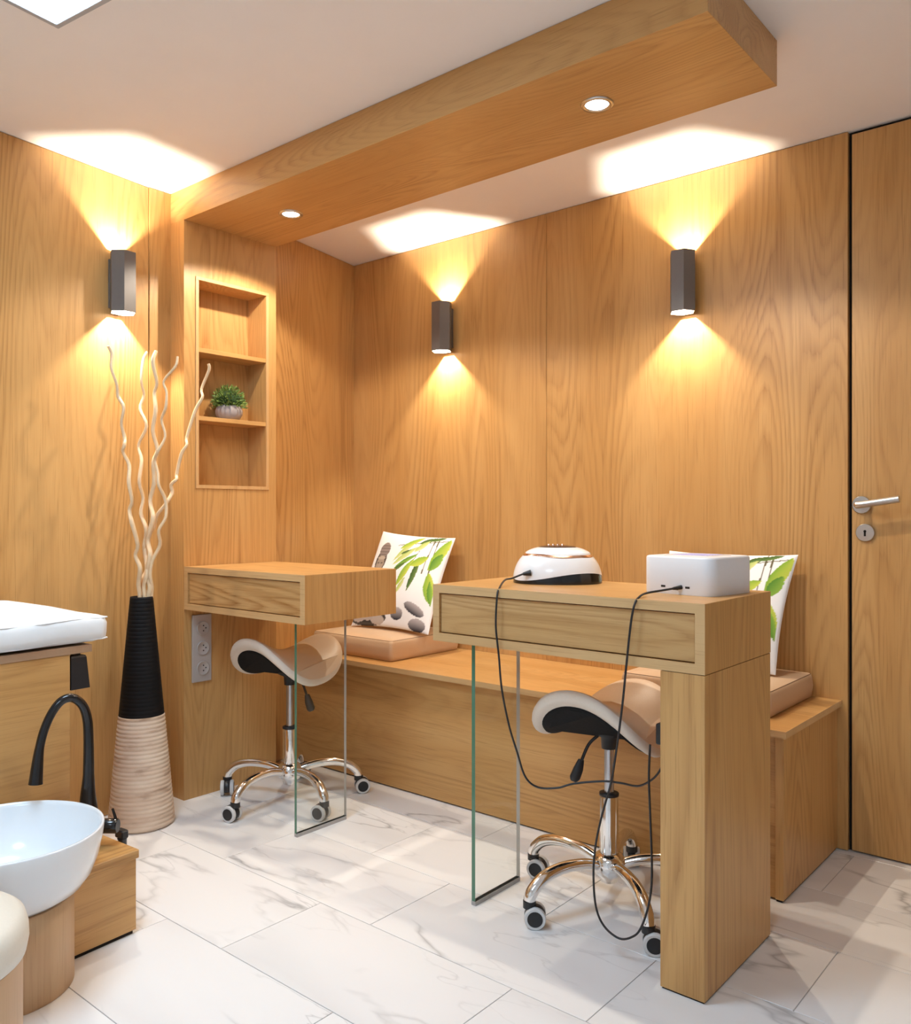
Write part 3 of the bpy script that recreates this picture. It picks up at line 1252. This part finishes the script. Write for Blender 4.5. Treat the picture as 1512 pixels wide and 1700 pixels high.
# raised cap with copper underline
for nm, f0, f1, lift, mat_ in (('trim_line', 0.525, 0.60, 0.0012, COPPER), ('cap', 0.575, 0.93, 0.003, WHITEPL)):
    m = MB()
    rings = []
    for j in range(13):
        pts = []
        for i in range(NA):
            an = 2 * PI * i / NA
            wv = 0.03 * math.sin(2 * an + 0.6) + 0.012 * math.sin(5 * an)
            f = f0 + wv + (f1 - f0 - wv) * j / 12
            p = dome(an, min(f, 0.995))
            n = Vector((p.x / LA ** 2, p.y / LB ** 2, max(p.z, 0.01) / LH ** 2)).normalized()
            lf = lift if 0 < j else 0.0
            pts.append(p + n * lf)
        rings.append(pts)
    m.loft(rings, False, 0)
    m.build(nm, mat_, lamp)
m = MB()
rings = []
for f, dz in ((0.84, 0.0042), (0.87, 0.0052), (0.93, 0.0055), (0.99, 0.0055)):
    rings.append([dome(2 * PI * i / NA, f) + Vector((0, 0, dz)) for i in range(NA)])
m.loft(rings, True, 0)
m.build('control_panel', BROWNGL, lamp)
for k in range(4):
    m = MB()
    bx = -0.024 + k * 0.0125
    m.lathe([(0.0045, 0.1025), (0.0045, 0.1062), (0.0032, 0.1072)], 14, (bx, -0.012, 0))
    m.build('button', COPPER, lamp)

# ------------------------------------------------------------------ white box (dust collector)
bx_l = thing('white_box', 'white rounded box with three small ports on the desk end', 'device', (-0.886, 1.973, 0.854), math.radians(-8))


def rrect(a, b_, r, n=8):
    pts = []
    for cxs, cys, st in ((1, -1, -PI / 2), (1, 1, 0), (-1, 1, PI / 2), (-1, -1, PI)):
        for k in range(n + 1):
            an = st + k * PI / 2 / n
            pts.append((cxs * (a - r) + r * math.cos(an), cys * (b_ - r) + r * math.sin(an)))
    return pts


BXA, BXB, BXH = 0.097, 0.096, 0.090
m = MB()
prof = [(0.001, 0.0), (0.0, 0.002), (0.0, BXH - 0.005), (0.0015, BXH - 0.0015), (0.005, BXH)]
m.loft([[Vector((x, y, z)) for x, y in rrect(BXA - i, BXB - i, 0.03 - i * 0.5)] for i, z in prof], True, 0)
m.build('body', WHITEMAT, bx_l)
m = MB()
m.loft([[Vector((x, y, z)) for x, y in rrect(r1, r2, 0.02)] for r1, r2, z in ((0.065, 0.06, BXH), (0.062, 0.057, BXH + 0.0015))], True, 0)
grill = m.build('top_grille', WHITEPL, bx_l)
m = MB()
for k in range(7):
    y = -0.036 + k * 0.012
    m.box(-0.045, 0.045, y - 0.002, y + 0.002, BXH + 0.0015, BXH + 0.0022)
m.build('grille_slot', VIOLET, grill)
for px_, pz in ((-0.034, 0.018), (0.033, 0.018), (0.002, 0.013)):
    m = MB()
    m.box(px_ - 0.006, px_ + 0.006, -BXB - 0.0005, -BXB + 0.001, pz - 0.0025, pz + 0.0025)
    m.build('port', BLACKPL, bx_l)

# ------------------------------------------------------------------ cables
def cable(name, label, pts, r=0.0026):
    m = MB()
    m.tube(pts, r, 8, sub=6)
    o = m.build(name, BLACKPL)
    return tag(o, label, 'cable', None)


ZT = 0.854 + 0.0032
lp = lamp.matrix_basis @ dome(-PI / 2 - 0.33, 0.20)
pl = [at_Y(880, 951, 1.884), at_Y(868, 953, 1.872), at_Y(850, 960, 1.850), at_Y(836, 964, 1.81)]
cab1 = [pl[0], pl[1], pl[2]]
for (x, y, Y) in ((838, 963, 1.800), (829, 976, 1.735), (825, 990, 1.712), (823, 1040, 1.708), (828, 1090, 1.709), (833, 1145, 1.712), (845, 1205, 1.72), (858, 1248, 1.74), (872, 1290, 1.77), (893, 1307, 1.79), (925, 1308, 1.81), (952, 1301, 1.83), (1000, 1297, 1.86), (1030, 1300, 1.86), (1058, 1305, 1.85), (1078, 1297, 1.84), (1092, 1284, 1.83), (1104, 1262, 1.82)):
    cab1.append(at_Y(x, y, Y))
def plug(o, pts, r0=0.0042, r1=0.0085):
    m = MB()
    d = (pts[0] - pts[1]).normalized()
    m.cyl(pts[0] - d * 0.020, pts[0] + d * 0.002, r0, 14, r1=r1)
    m.build('plug', BLACKPL, o)


plug(cable('lamp_cable', 'thin black cable drooping from the nail lamp over the desk front', cab1), cab1)
cab2 = []
for (x, y, Y) in ((1130, 975, 1.876), (1118, 977, 1.862), (1100, 980, 1.835), (1072, 985, 1.785), (1060, 992, 1.735), (1053, 1004, 1.712), (1047, 1035, 1.708), (1040, 1100, 1.708), (1033, 1170, 1.712), (1023, 1245, 1.72), (1014, 1300, 1.73), (1000, 1350, 1.74), (989, 1400, 1.745), (985, 1450, 1.75), (989, 1505, 1.755), (1003, 1538, 1.76), (1028, 1558, 1.765), (1050, 1555, 1.77), (1064, 1540, 1.775), (1077, 1500, 1.775), (1082, 1450, 1.775), (1079, 1350, 1.775), (1077, 1290, 1.775), (1079, 1236, 1.775)):
    cab2.append(at_Y(x, y, Y))
plug(cable('box_cable', 'thin black cable looping from the white box down near the floor', cab2), cab2, 0.0035, 0.0055)

# adapter and power strip on the inner face of the thick leg
pa_ = at_Y(1087, 1215, 1.775)
adp = thing('power_adapter', 'small black plug adapter on the inner side of the thick desk leg', 'adapter', (-0.861, 1.79, pa_.z))
m = MB()
m.box(-0.034, 0.0, -0.024, 0.024, -0.026, 0.022, 0.004, seg=2)
m.build('body', BLACKPL, adp)
m = MB()
m.cyl((-0.02, -0.012, -0.026), (-0.02, -0.012, -0.038), 0.005, 12)
m.build('strain_relief', BLACKPL, adp)
pz_ = at_Y(1093, 1155, 1.80).z
pst = thing('power_socket', 'black socket block high on the inner side of the thick desk leg', 'socket', (-0.861, 1.825, pz_))
m = MB()
m.box(-0.018, 0.0, -0.03, 0.03, -0.024, 0.024, 0.003, seg=2)
m.build('body', BLACKPL, pst)
m = MB()
m.lathe([(0.012, 0), (0.012, 0.003), (0.009, 0.003)], 16, (0, 0, 0))
M_ = Matrix.Translation((-0.018, 0, 0)) @ Matrix.Rotation(-PI / 2, 4, 'Y')
m.v = [tuple(M_ @ Vector(v)) for v in m.v]
m.build('outlet', BLACKGL, pst)

# ------------------------------------------------------------------ wall sockets on the column
sk = thing('socket_plate', 'pale triple wall socket on the niche column under the wall desk', 'socket', (XC, 1.790, 0.548))
m = MB()
m.box(0, 0.010, -0.040, 0.040, -0.124, 0.124, 0.0025, seg=2)
m.build('plate', SOCKET, sk)
for z in (0.073, 0.0, -0.074):
    m = MB()
    prof = [(0.0265, 0.0), (0.0265, 0.004), (0.0235, 0.0045), (0.021, 0.0015), (0.0, 0.001)]
    m.lathe(prof, 28)
    M_ = Matrix.Translation((0.010, 0.002, z)) @ Matrix.Rotation(PI / 2, 4, 'Y')
    m.v = [tuple(M_ @ Vector(v)) for v in m.v]
    s_ = m.build('socket', SOCKET, sk)
    m = MB()
    for yy, zz in ((0.002, 0.0095), (0.002, -0.0095), (0.012, 0.0)):
        m.cyl((0.0110, 0.002 + yy, z + zz), (0.0122, 0.002 + yy, z + zz), 0.0026, 10)
    m.build('pin_hole', BLACKPL, s_)

# ------------------------------------------------------------------ potted plant
pp = thing('potted_plant', 'small bushy green plant in ribbed grey pot on niche shelf', 'plant', (-2.793, 1.949, 1.405))
NA = 64
m = MB()
prof = [(0.030, 0.0), (0.040, 0.004), (0.050, 0.022), (0.051, 0.036), (0.045, 0.052), (0.038, 0.058), (0.034, 0.056), (0.034, 0.045)]
rings = []
for r, z in prof:
    rings.append([Vector((math.cos(2 * PI * i / NA), math.sin(2 * PI * i / NA), 0)) * (r * (1 + 0.035 * math.cos(16 * 2 * PI * i / NA) * (0.01 < z < 0.054))) + Vector((0, 0, z)) for i in range(NA)])
m.loft(rings, True, 0)
m.build('pot', plain('grey_concrete', (0.34, 0.30, 0.30), 0.8, noise=0.25, scale=40), pp)


def leafy():
    m, nt, b = new_mat('plant_green')
    N = nt.nodes.new
    g = N('ShaderNodeNewGeometry')
    mx = N('ShaderNodeMix')
    mx.data_type = 'RGBA'
    mx.inputs[6].default_value = (0.055, 0.13, 0.02, 1)
    mx.inputs[7].default_value = (0.26, 0.36, 0.08, 1)
    nt.links.new(g.outputs['Random Per Island'], mx.inputs[0])
    nt.links.new(mx.outputs[2], b.inputs['Base Color'])
    b.inputs['Roughness'].default_value = 0.55
    return m


m = MB()
rnd = random.Random(3)
for k in range(1300):
    th = rnd.uniform(0, 2 * PI)
    ph = math.acos(rnd.uniform(-0.15, 1))
    d = Vector((math.sin(ph) * math.cos(th), math.sin(ph) * math.sin(th), math.cos(ph)))
    rr = rnd.uniform(0.55, 1.0)
    p = Vector((d.x * 0.062 * rr, d.y * 0.070 * rr, 0.060 + d.z * 0.078 * rr))
    if p.x < -0.058:
        p.x = -0.056
    dd = (d + Vector((rnd.uniform(-.6, .6), rnd.uniform(-.6, .6), rnd.uniform(-.3, .6)))).normalized()
    L = rnd.uniform(0.010, 0.018)
    w = dd.orthogonal().normalized()
    w = Matrix.Rotation(rnd.uniform(0, 2 * PI), 3, dd) @ w
    a = p - dd * L * 0.3
    tip = p + dd * L * 0.7
    if tip.x < -0.060:
        continue
    m.add([a, p + w * 0.0026, tip, p - w * 0.0026], [(0, 1, 2, 3)])
o = m.build('foliage', leafy(), pp)
o['kind'] = 'stuff'
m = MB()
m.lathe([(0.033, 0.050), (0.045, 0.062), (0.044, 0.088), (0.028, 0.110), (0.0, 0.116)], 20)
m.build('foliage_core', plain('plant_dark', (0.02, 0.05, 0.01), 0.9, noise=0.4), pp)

# ------------------------------------------------------------------ floor vase with twigs
VD = 2.86
vc = at_depth(235, 1000, VD)
vase = thing('floor_vase', 'tall conical floor vase, black above and ribbed whitewashed wood below', 'vase', (vc.x, vc.y, 0))
prof = [(0.098, 0.0), (0.104, 0.006)]
zz = 0.006
n = 0
while zz < 0.358:
    r = 0.107 + (0.0735 - 0.107) * (zz / 0.363)
    prof += [(r - 0.0012, zz), (r + 0.0010, zz + 0.004), (r + 0.0010, zz + 0.0085), (r - 0.0012, zz + 0.0125)]
    zz += 0.0135
prof.append((0.0725, 0.3625))
m = MB()
m.lathe(prof, 64)
m.build('ribbed_lower_body', RIBBED, vase)
prof = [(0.0725, 0.363)]
zz = 0.365
while zz < 0.76:
    r = 0.0735 + (0.0368 - 0.0735) * ((zz - 0.363) / 0.402)
    prof += [(r, zz), (r - 0.0003, zz + 0.0006), (r - 0.0003, zz + 0.0012), (r, zz + 0.0018)]
    zz += 0.0130
prof += [(0.0365, 0.765), (0.032, 0.765), (0.034, 0.74), (0.034, 0.72)]
m = MB()
m.lathe(prof, 64)
m.build('black_upper_body', plain('matte_black_lacquer', (0.006, 0.006, 0.007), 0.6, noise=0.2, spec=0.18), vase)

T = [
    ([(75, 55), (100, 110), (95, 195), (130, 300), (140, 380), (175, 450), (160, 550), (180, 640), (180, 690), (170, 735), (210, 820), (208, 930), (228, 1050), (212, 1110), (228, 1190), (265, 1330), (250, 1400), (280, 1480), (270, 1580), (278, 1660)], -0.03,
     'pale twisted willow twig leaning farthest left out of the vase'),
    ([(325, 95), (300, 150), (288, 280), (305, 370), (280, 460), (322, 570), (270, 690), (290, 790), (275, 930), (300, 1030), (285, 1130), (320, 1230), (310, 1330), (320, 1440), (325, 1520), (305, 1590), (308, 1660)], 0.05,
     'pale twisted willow twig, second from the left in the vase'),
    ([(383, 90), (362, 160), (388, 290), (372, 360), (380, 470), (362, 600), (392, 720), (368, 800), (372, 930), (345, 1050), (365, 1150), (345, 1240), (330, 1310), (345, 1390), (330, 1500), (345, 1600), (335, 1660)], 0.0,
     'thickest pale twisted willow twig, upright in the middle of the vase'),
    ([(520, 125), (508, 185), (432, 280), (450, 350), (445, 450), (418, 530), (442, 635), (395, 730), (375, 790), (395, 870), (400, 950), (442, 1040), (445, 1150), (400, 1240), (408, 1330), (360, 1430), (345, 1520), (355, 1600), (352, 1660)], -0.05,
     'thin pale twisted willow twig, second from the right in the vase'),
    ([(718, 170), (722, 210), (675, 330), (680, 385), (635, 470), (580, 640), (580, 690), (545, 750), (515, 880), (515, 910), (480, 945), (485, 1000), (440, 1075), (390, 1140), (365, 1220), (315, 1290), (308, 1380), (325, 1490), (290, 1560), (300, 1610), (318, 1660)], 0.03,
     'pale twisted willow twig leaning farthest right, crossing the niche'),
]
for k, (pts, tilt, lab) in enumerate(T):
    P = []
    nP = len(pts)
    ytop = pts[0][1]
    for i, (zx, zy) in enumerate(pts):
        f = (1660 - zy) / (1660 - ytop)
        d = VD + tilt * f * 2.0 + 0.012 * math.sin(i * 2.1 + k) * (f > 0.05) + (k - 2) * 0.007
        P.append(at_depth(160 + zx / 3.864, 560 + zy / 3.864, d))
    base = P[-1].copy()
    base.z = 0.70
    b2 = Vector((vc.x + (base.x - vc.x) * 0.6, vc.y + (base.y - vc.y) * 0.6, 0.60))
    P += [base, b2]
    n = len(P)
    big = 1.25 if k == 2 else (0.85 if k == 3 else 1.0)
    rad = [(0.0048 + 0.0034 * i / n + 0.0008 * math.sin(i * 1.9)) * big for i in range(n)]
    m = MB()
    m.tube(P, rad, 8, sub=4)
    tag(m.build('twig', BARK), lab, 'twig', 'willow twigs in the floor vase')

# ------------------------------------------------------------------ foot-bath corner (left)
SK = math.radians(4)
SP = Vector((-1.971, 1.103, 0))
Ms = Matrix.Translation(SP) @ Matrix.Rotation(SK, 4, 'Z')       # local x: away from wall, local y: along wall


def wl(x, y, z=0.0):
    return Ms @ Vector((x, y, z))


st = thing('step_box', 'low oak step box with dark base beside the white foot basin', 'step', SP, SK)
m = MB()
m.box(-0.245, 0.004, -0.165, 0.006, 0.187, 0.208, 0.0015)
m.build('top', WOOD_Y, st)
m = MB()
m.box(-0.245, 0.0, -0.163, 0.0, 0.010, 0.187, 0.001)
m.build('body', WOOD_Y, st)
m = MB()
m.box(-0.245, -0.006, -0.163, -0.006, 0.0, 0.010)
m.build('plinth', DARKGAP, st)

# treatment bed base
bed = thing('treatment_bed', 'oak treatment bed base with overhanging top at left wall', 'bed', wl(-0.5, -0.6), SK)
m = MB()
m.box(-0.18, 0.248, -0.85, 0.57, 0.0, 0.674, 0.0012)
m.build('cabinet', WOOD_Y, bed)
m = MB()
m.box(-0.18, 0.252, -0.85, 0.63, 0.674, 0.694, 0.0012)
m.build('slab', plain('brown_slab', (0.36, 0.22, 0.13), 0.45, noise=0.12), bed)
# mattress
mt = thing('mattress', 'white padded mattress on the oak treatment bed', 'mattress', wl(-0.5, -0.6, 0.694), SK)
m = MB()
rings = []
a0, a1, b0, b1 = -0.18, 0.262, -0.85, 0.680
hm = 0.076
for ins, z in ((0.022, 0.006), (0.004, 0.014), (0.0, 0.03), (0.0, hm - 0.02), (0.006, hm - 0.006), (0.016, hm), (0.05, hm + 0.006), (0.10, hm + 0.022), (0.15, hm + 0.034), (0.20, hm + 0.040)):
    pts = []
    cxm, cym = (a0 + a1) / 2, (b0 + b1) / 2
    hx_, hy_ = (a1 - a0) / 2 - ins, (b1 - b0) / 2 - ins
    rr = 0.028
    for cxs, cys, stt in ((1, -1, -PI / 2), (1, 1, 0), (-1, 1, PI / 2), (-1, -1, PI)):
        corner = []
        for k in range(9):
            an = stt + k * PI / 16
            corner.append(Vector((cxm + cxs * (hx_ - rr) + rr * math.cos(an), cym + cys * (hy_ - rr) + rr * math.sin(an), z)))
        if pts:
            p0, p1 = pts[-1], corner[0]
            for k in range(1, 24):
                pts.append(p0.lerp(p1, k / 24))
        pts += corner
    p0, p1 = pts[-1], pts[0]
    for k in range(1, 24):
        pts.append(p0.lerp(p1, k / 24))
    for p in pts:
        if 0.01 < z < hm + 0.003:
            p.x += (0.0025 * math.sin(p.y * 31 + z * 60) + 0.0025 * math.sin(p.y * 57 - z * 90 + 1.0)) * (p.x > 0)
            p.z += 0.002 * math.sin(p.y * 23 + 1)
    rings.append(pts)
m.loft(rings, True, 0)
m.build('cover', plain('white_terry_cover', (0.74, 0.75, 0.76), 0.8, noise=0.03, spec=0.2, bump=0.15, scale=30), mt)
for zz_, ins in ((hm - 0.007, 0.006), (0.013, 0.008)):
    m = MB()
    pts = []
    for k in range(40):
        y = b0 + 0.03 + (b1 - b0 - 0.06) * k / 39
        pts.append((a1 - ins + 0.003 * math.sin(y * 31 + zz_ * 60), y, zz_ + 0.002 * math.sin(y * 23 + 1)))
    pts += [(a1 - 0.012, b1 - 0.010, zz_), (a1 - 0.05, b1 - 0.004, zz_), (a0 + 0.04, b1 - 0.004, zz_)]
    m.tube(pts, 0.0018, 8, sub=3)
    m.build('piping', plain('white_piping', (0.73, 0.73, 0.74), 0.8, noise=0.02), mt)

# black holder at the end of the bed base
hl = thing('black_holder', 'small black tapered holder on the end of the bed base', 'holder', wl(-0.252, -0.027, 0.578), SK)
m = MB()
bot = [(-0.03, 0.0), (0.0, 0.0), (0.0, 0.053), (-0.03, 0.053)]
top_ = [(-0.03, 0.0), (0.0, 0.0), (0.0, 0.043), (-0.03, 0.043)]
m.loft([[Vector((x, y, 0)) for x, y in bot], [Vector((x, y, 0.084)) for x, y in top_], [Vector((x * 0.8 - 0.002, y * 0.9 + 0.002, 0.089)) for x, y in top_]], True, 0, smooth=False)
m.build('body', BLACKPL, hl)
m = MB()
m.box(-0.022, -0.008, 0.010, 0.030, 0.089, 0.096)
m.build('hanger', BLACKPL, hl)

# basin and pedestal
Bc = Vector((-1.962, 0.790, 0))
ped = MB()
ped.lathe([(0.136, 0.0), (0.138, 0.002), (0.138, 0.196), (0.136, 0.198)], 64)
po = ped.build('basin_pedestal', WOOD_PALE)
po.location = Bc
tag(po, 'round pale wooden pedestal under the white foot basin', 'pedestal')
bs = thing('foot_basin', 'round white foot basin on pale wooden pedestal', 'basin', (Bc.x, Bc.y, 0.198))
m = MB()
m.lathe([(0.0, 0.0), (0.115, 0.0), (0.135, 0.004), (0.157, 0.018), (0.175, 0.042), (0.189, 0.078), (0.198, 0.120), (0.2010, 0.146), (0.2000, 0.149), (0.1960, 0.149),
         (0.1930, 0.138), (0.184, 0.090), (0.168, 0.046), (0.145, 0.022), (0.11, 0.012), (0.03, 0.0085), (0.0, 0.008)], 96)
m.build('bowl', CERAMIC, bs)
m = MB()
m.lathe([(0.0, 0.0125), (0.016, 0.0120), (0.020, 0.0100), (0.022, 0.0085)], 24)
m.build('drain', STEEL, bs)

# faucet
fb = wl(-0.122, -0.05, 0.208)
fc = thing('faucet', 'black gooseneck faucet arching over the foot basin', 'faucet', fb, 0)
fd = (fb - Vector((0, 0, EYE))).dot(W_)


def fpt(x, y, dd):
    return at_depth(x, y, fd + dd) - fb


m = MB()
m.tube([Vector((0, 0, 0)), Vector((0, 0, 0.02)), fpt(147, 1345, 0), fpt(146, 1320, 0), fpt(147, 1285, 0), fpt(147, 1230, 0), fpt(145, 1195, 0), fpt(137, 1171, -0.01), fpt(121, 1159, -0.025), fpt(103, 1163, -0.04), fpt(87, 1182, -0.055), fpt(74, 1210, -0.07), fpt(66, 1240, -0.08), fpt(62, 1270, -0.085), fpt(59, 1302, -0.09)],
       [0.0235, 0.0235, 0.0225, 0.0185, 0.0135, 0.0122, 0.0118, 0.0112, 0.0108, 0.0106, 0.0104, 0.0103, 0.0105, 0.0135, 0.0165], 20, sub=6)
m.build('gooseneck_spout', BLACKGL, fc)
hz_ = fpt(180, 1371, 0.0)
m = MB()
m.cyl(Vector((0, 0, hz_.z)) + R_ * 0.015, Vector((0, 0, hz_.z)) + R_ * 0.070, 0.0185, 28, bev=0.003)
hd = m.build('mixer_handle', BLACKGL, fc)
m = MB()
m.tube([Vector((0, 0, hz_.z)) + R_ * 0.066, Vector((0, 0, hz_.z + 0.022)) + R_ * 0.063, Vector((0, 0, hz_.z + 0.044)) + R_ * 0.056], [0.0042, 0.0038, 0.0030], 10)
m.build('lever', BLACKGL, hd)

# small black valve behind the step
dv = thing('drain_valve', 'short black floor valve behind the step box', 'valve', wl(-0.115, 0.035), SK)
m = MB()
m.lathe([(0.018, 0.0), (0.018, 0.004), (0.011, 0.006), (0.011, 0.196), (0.013, 0.2)], 20)
m.build('stem', BLACKPL, dv)
m = MB()
m.box(-0.020, 0.014, -0.010, 0.010, 0.2, 0.222, 0.003)
m.build('knob', BLACKPL, dv)

# round stool at the lower left
sc0 = at_depth(-148, 1560, 1.44)
rs = thing('round_stool', 'low round stool with ivory padded seat and pale wooden drum', 'stool', (sc0.x, sc0.y, 0))
SR = abs((46 + 130) / FPX * 1.44)
zs_ = EYE - 722 / FPX * 1.44
m = MB()
m.lathe([(SR - 0.012, 0.0), (SR - 0.010, 0.002), (SR - 0.010, zs_ - 0.042)], 72)
m.build('drum', WOOD_PALE, rs)
m = MB()
m.lathe([(SR - 0.014, zs_ - 0.042), (SR - 0.004, zs_ - 0.036), (SR, zs_ - 0.015), (SR - 0.001, zs_ + 0.005), (SR - 0.006, zs_ + 0.022), (SR - 0.018, zs_ + 0.031), (SR - 0.04, zs_ + 0.036), (SR * 0.5, zs_ + 0.040), (0.0, zs_ + 0.041)], 72)
m.build('padded_seat', IVORY, rs)
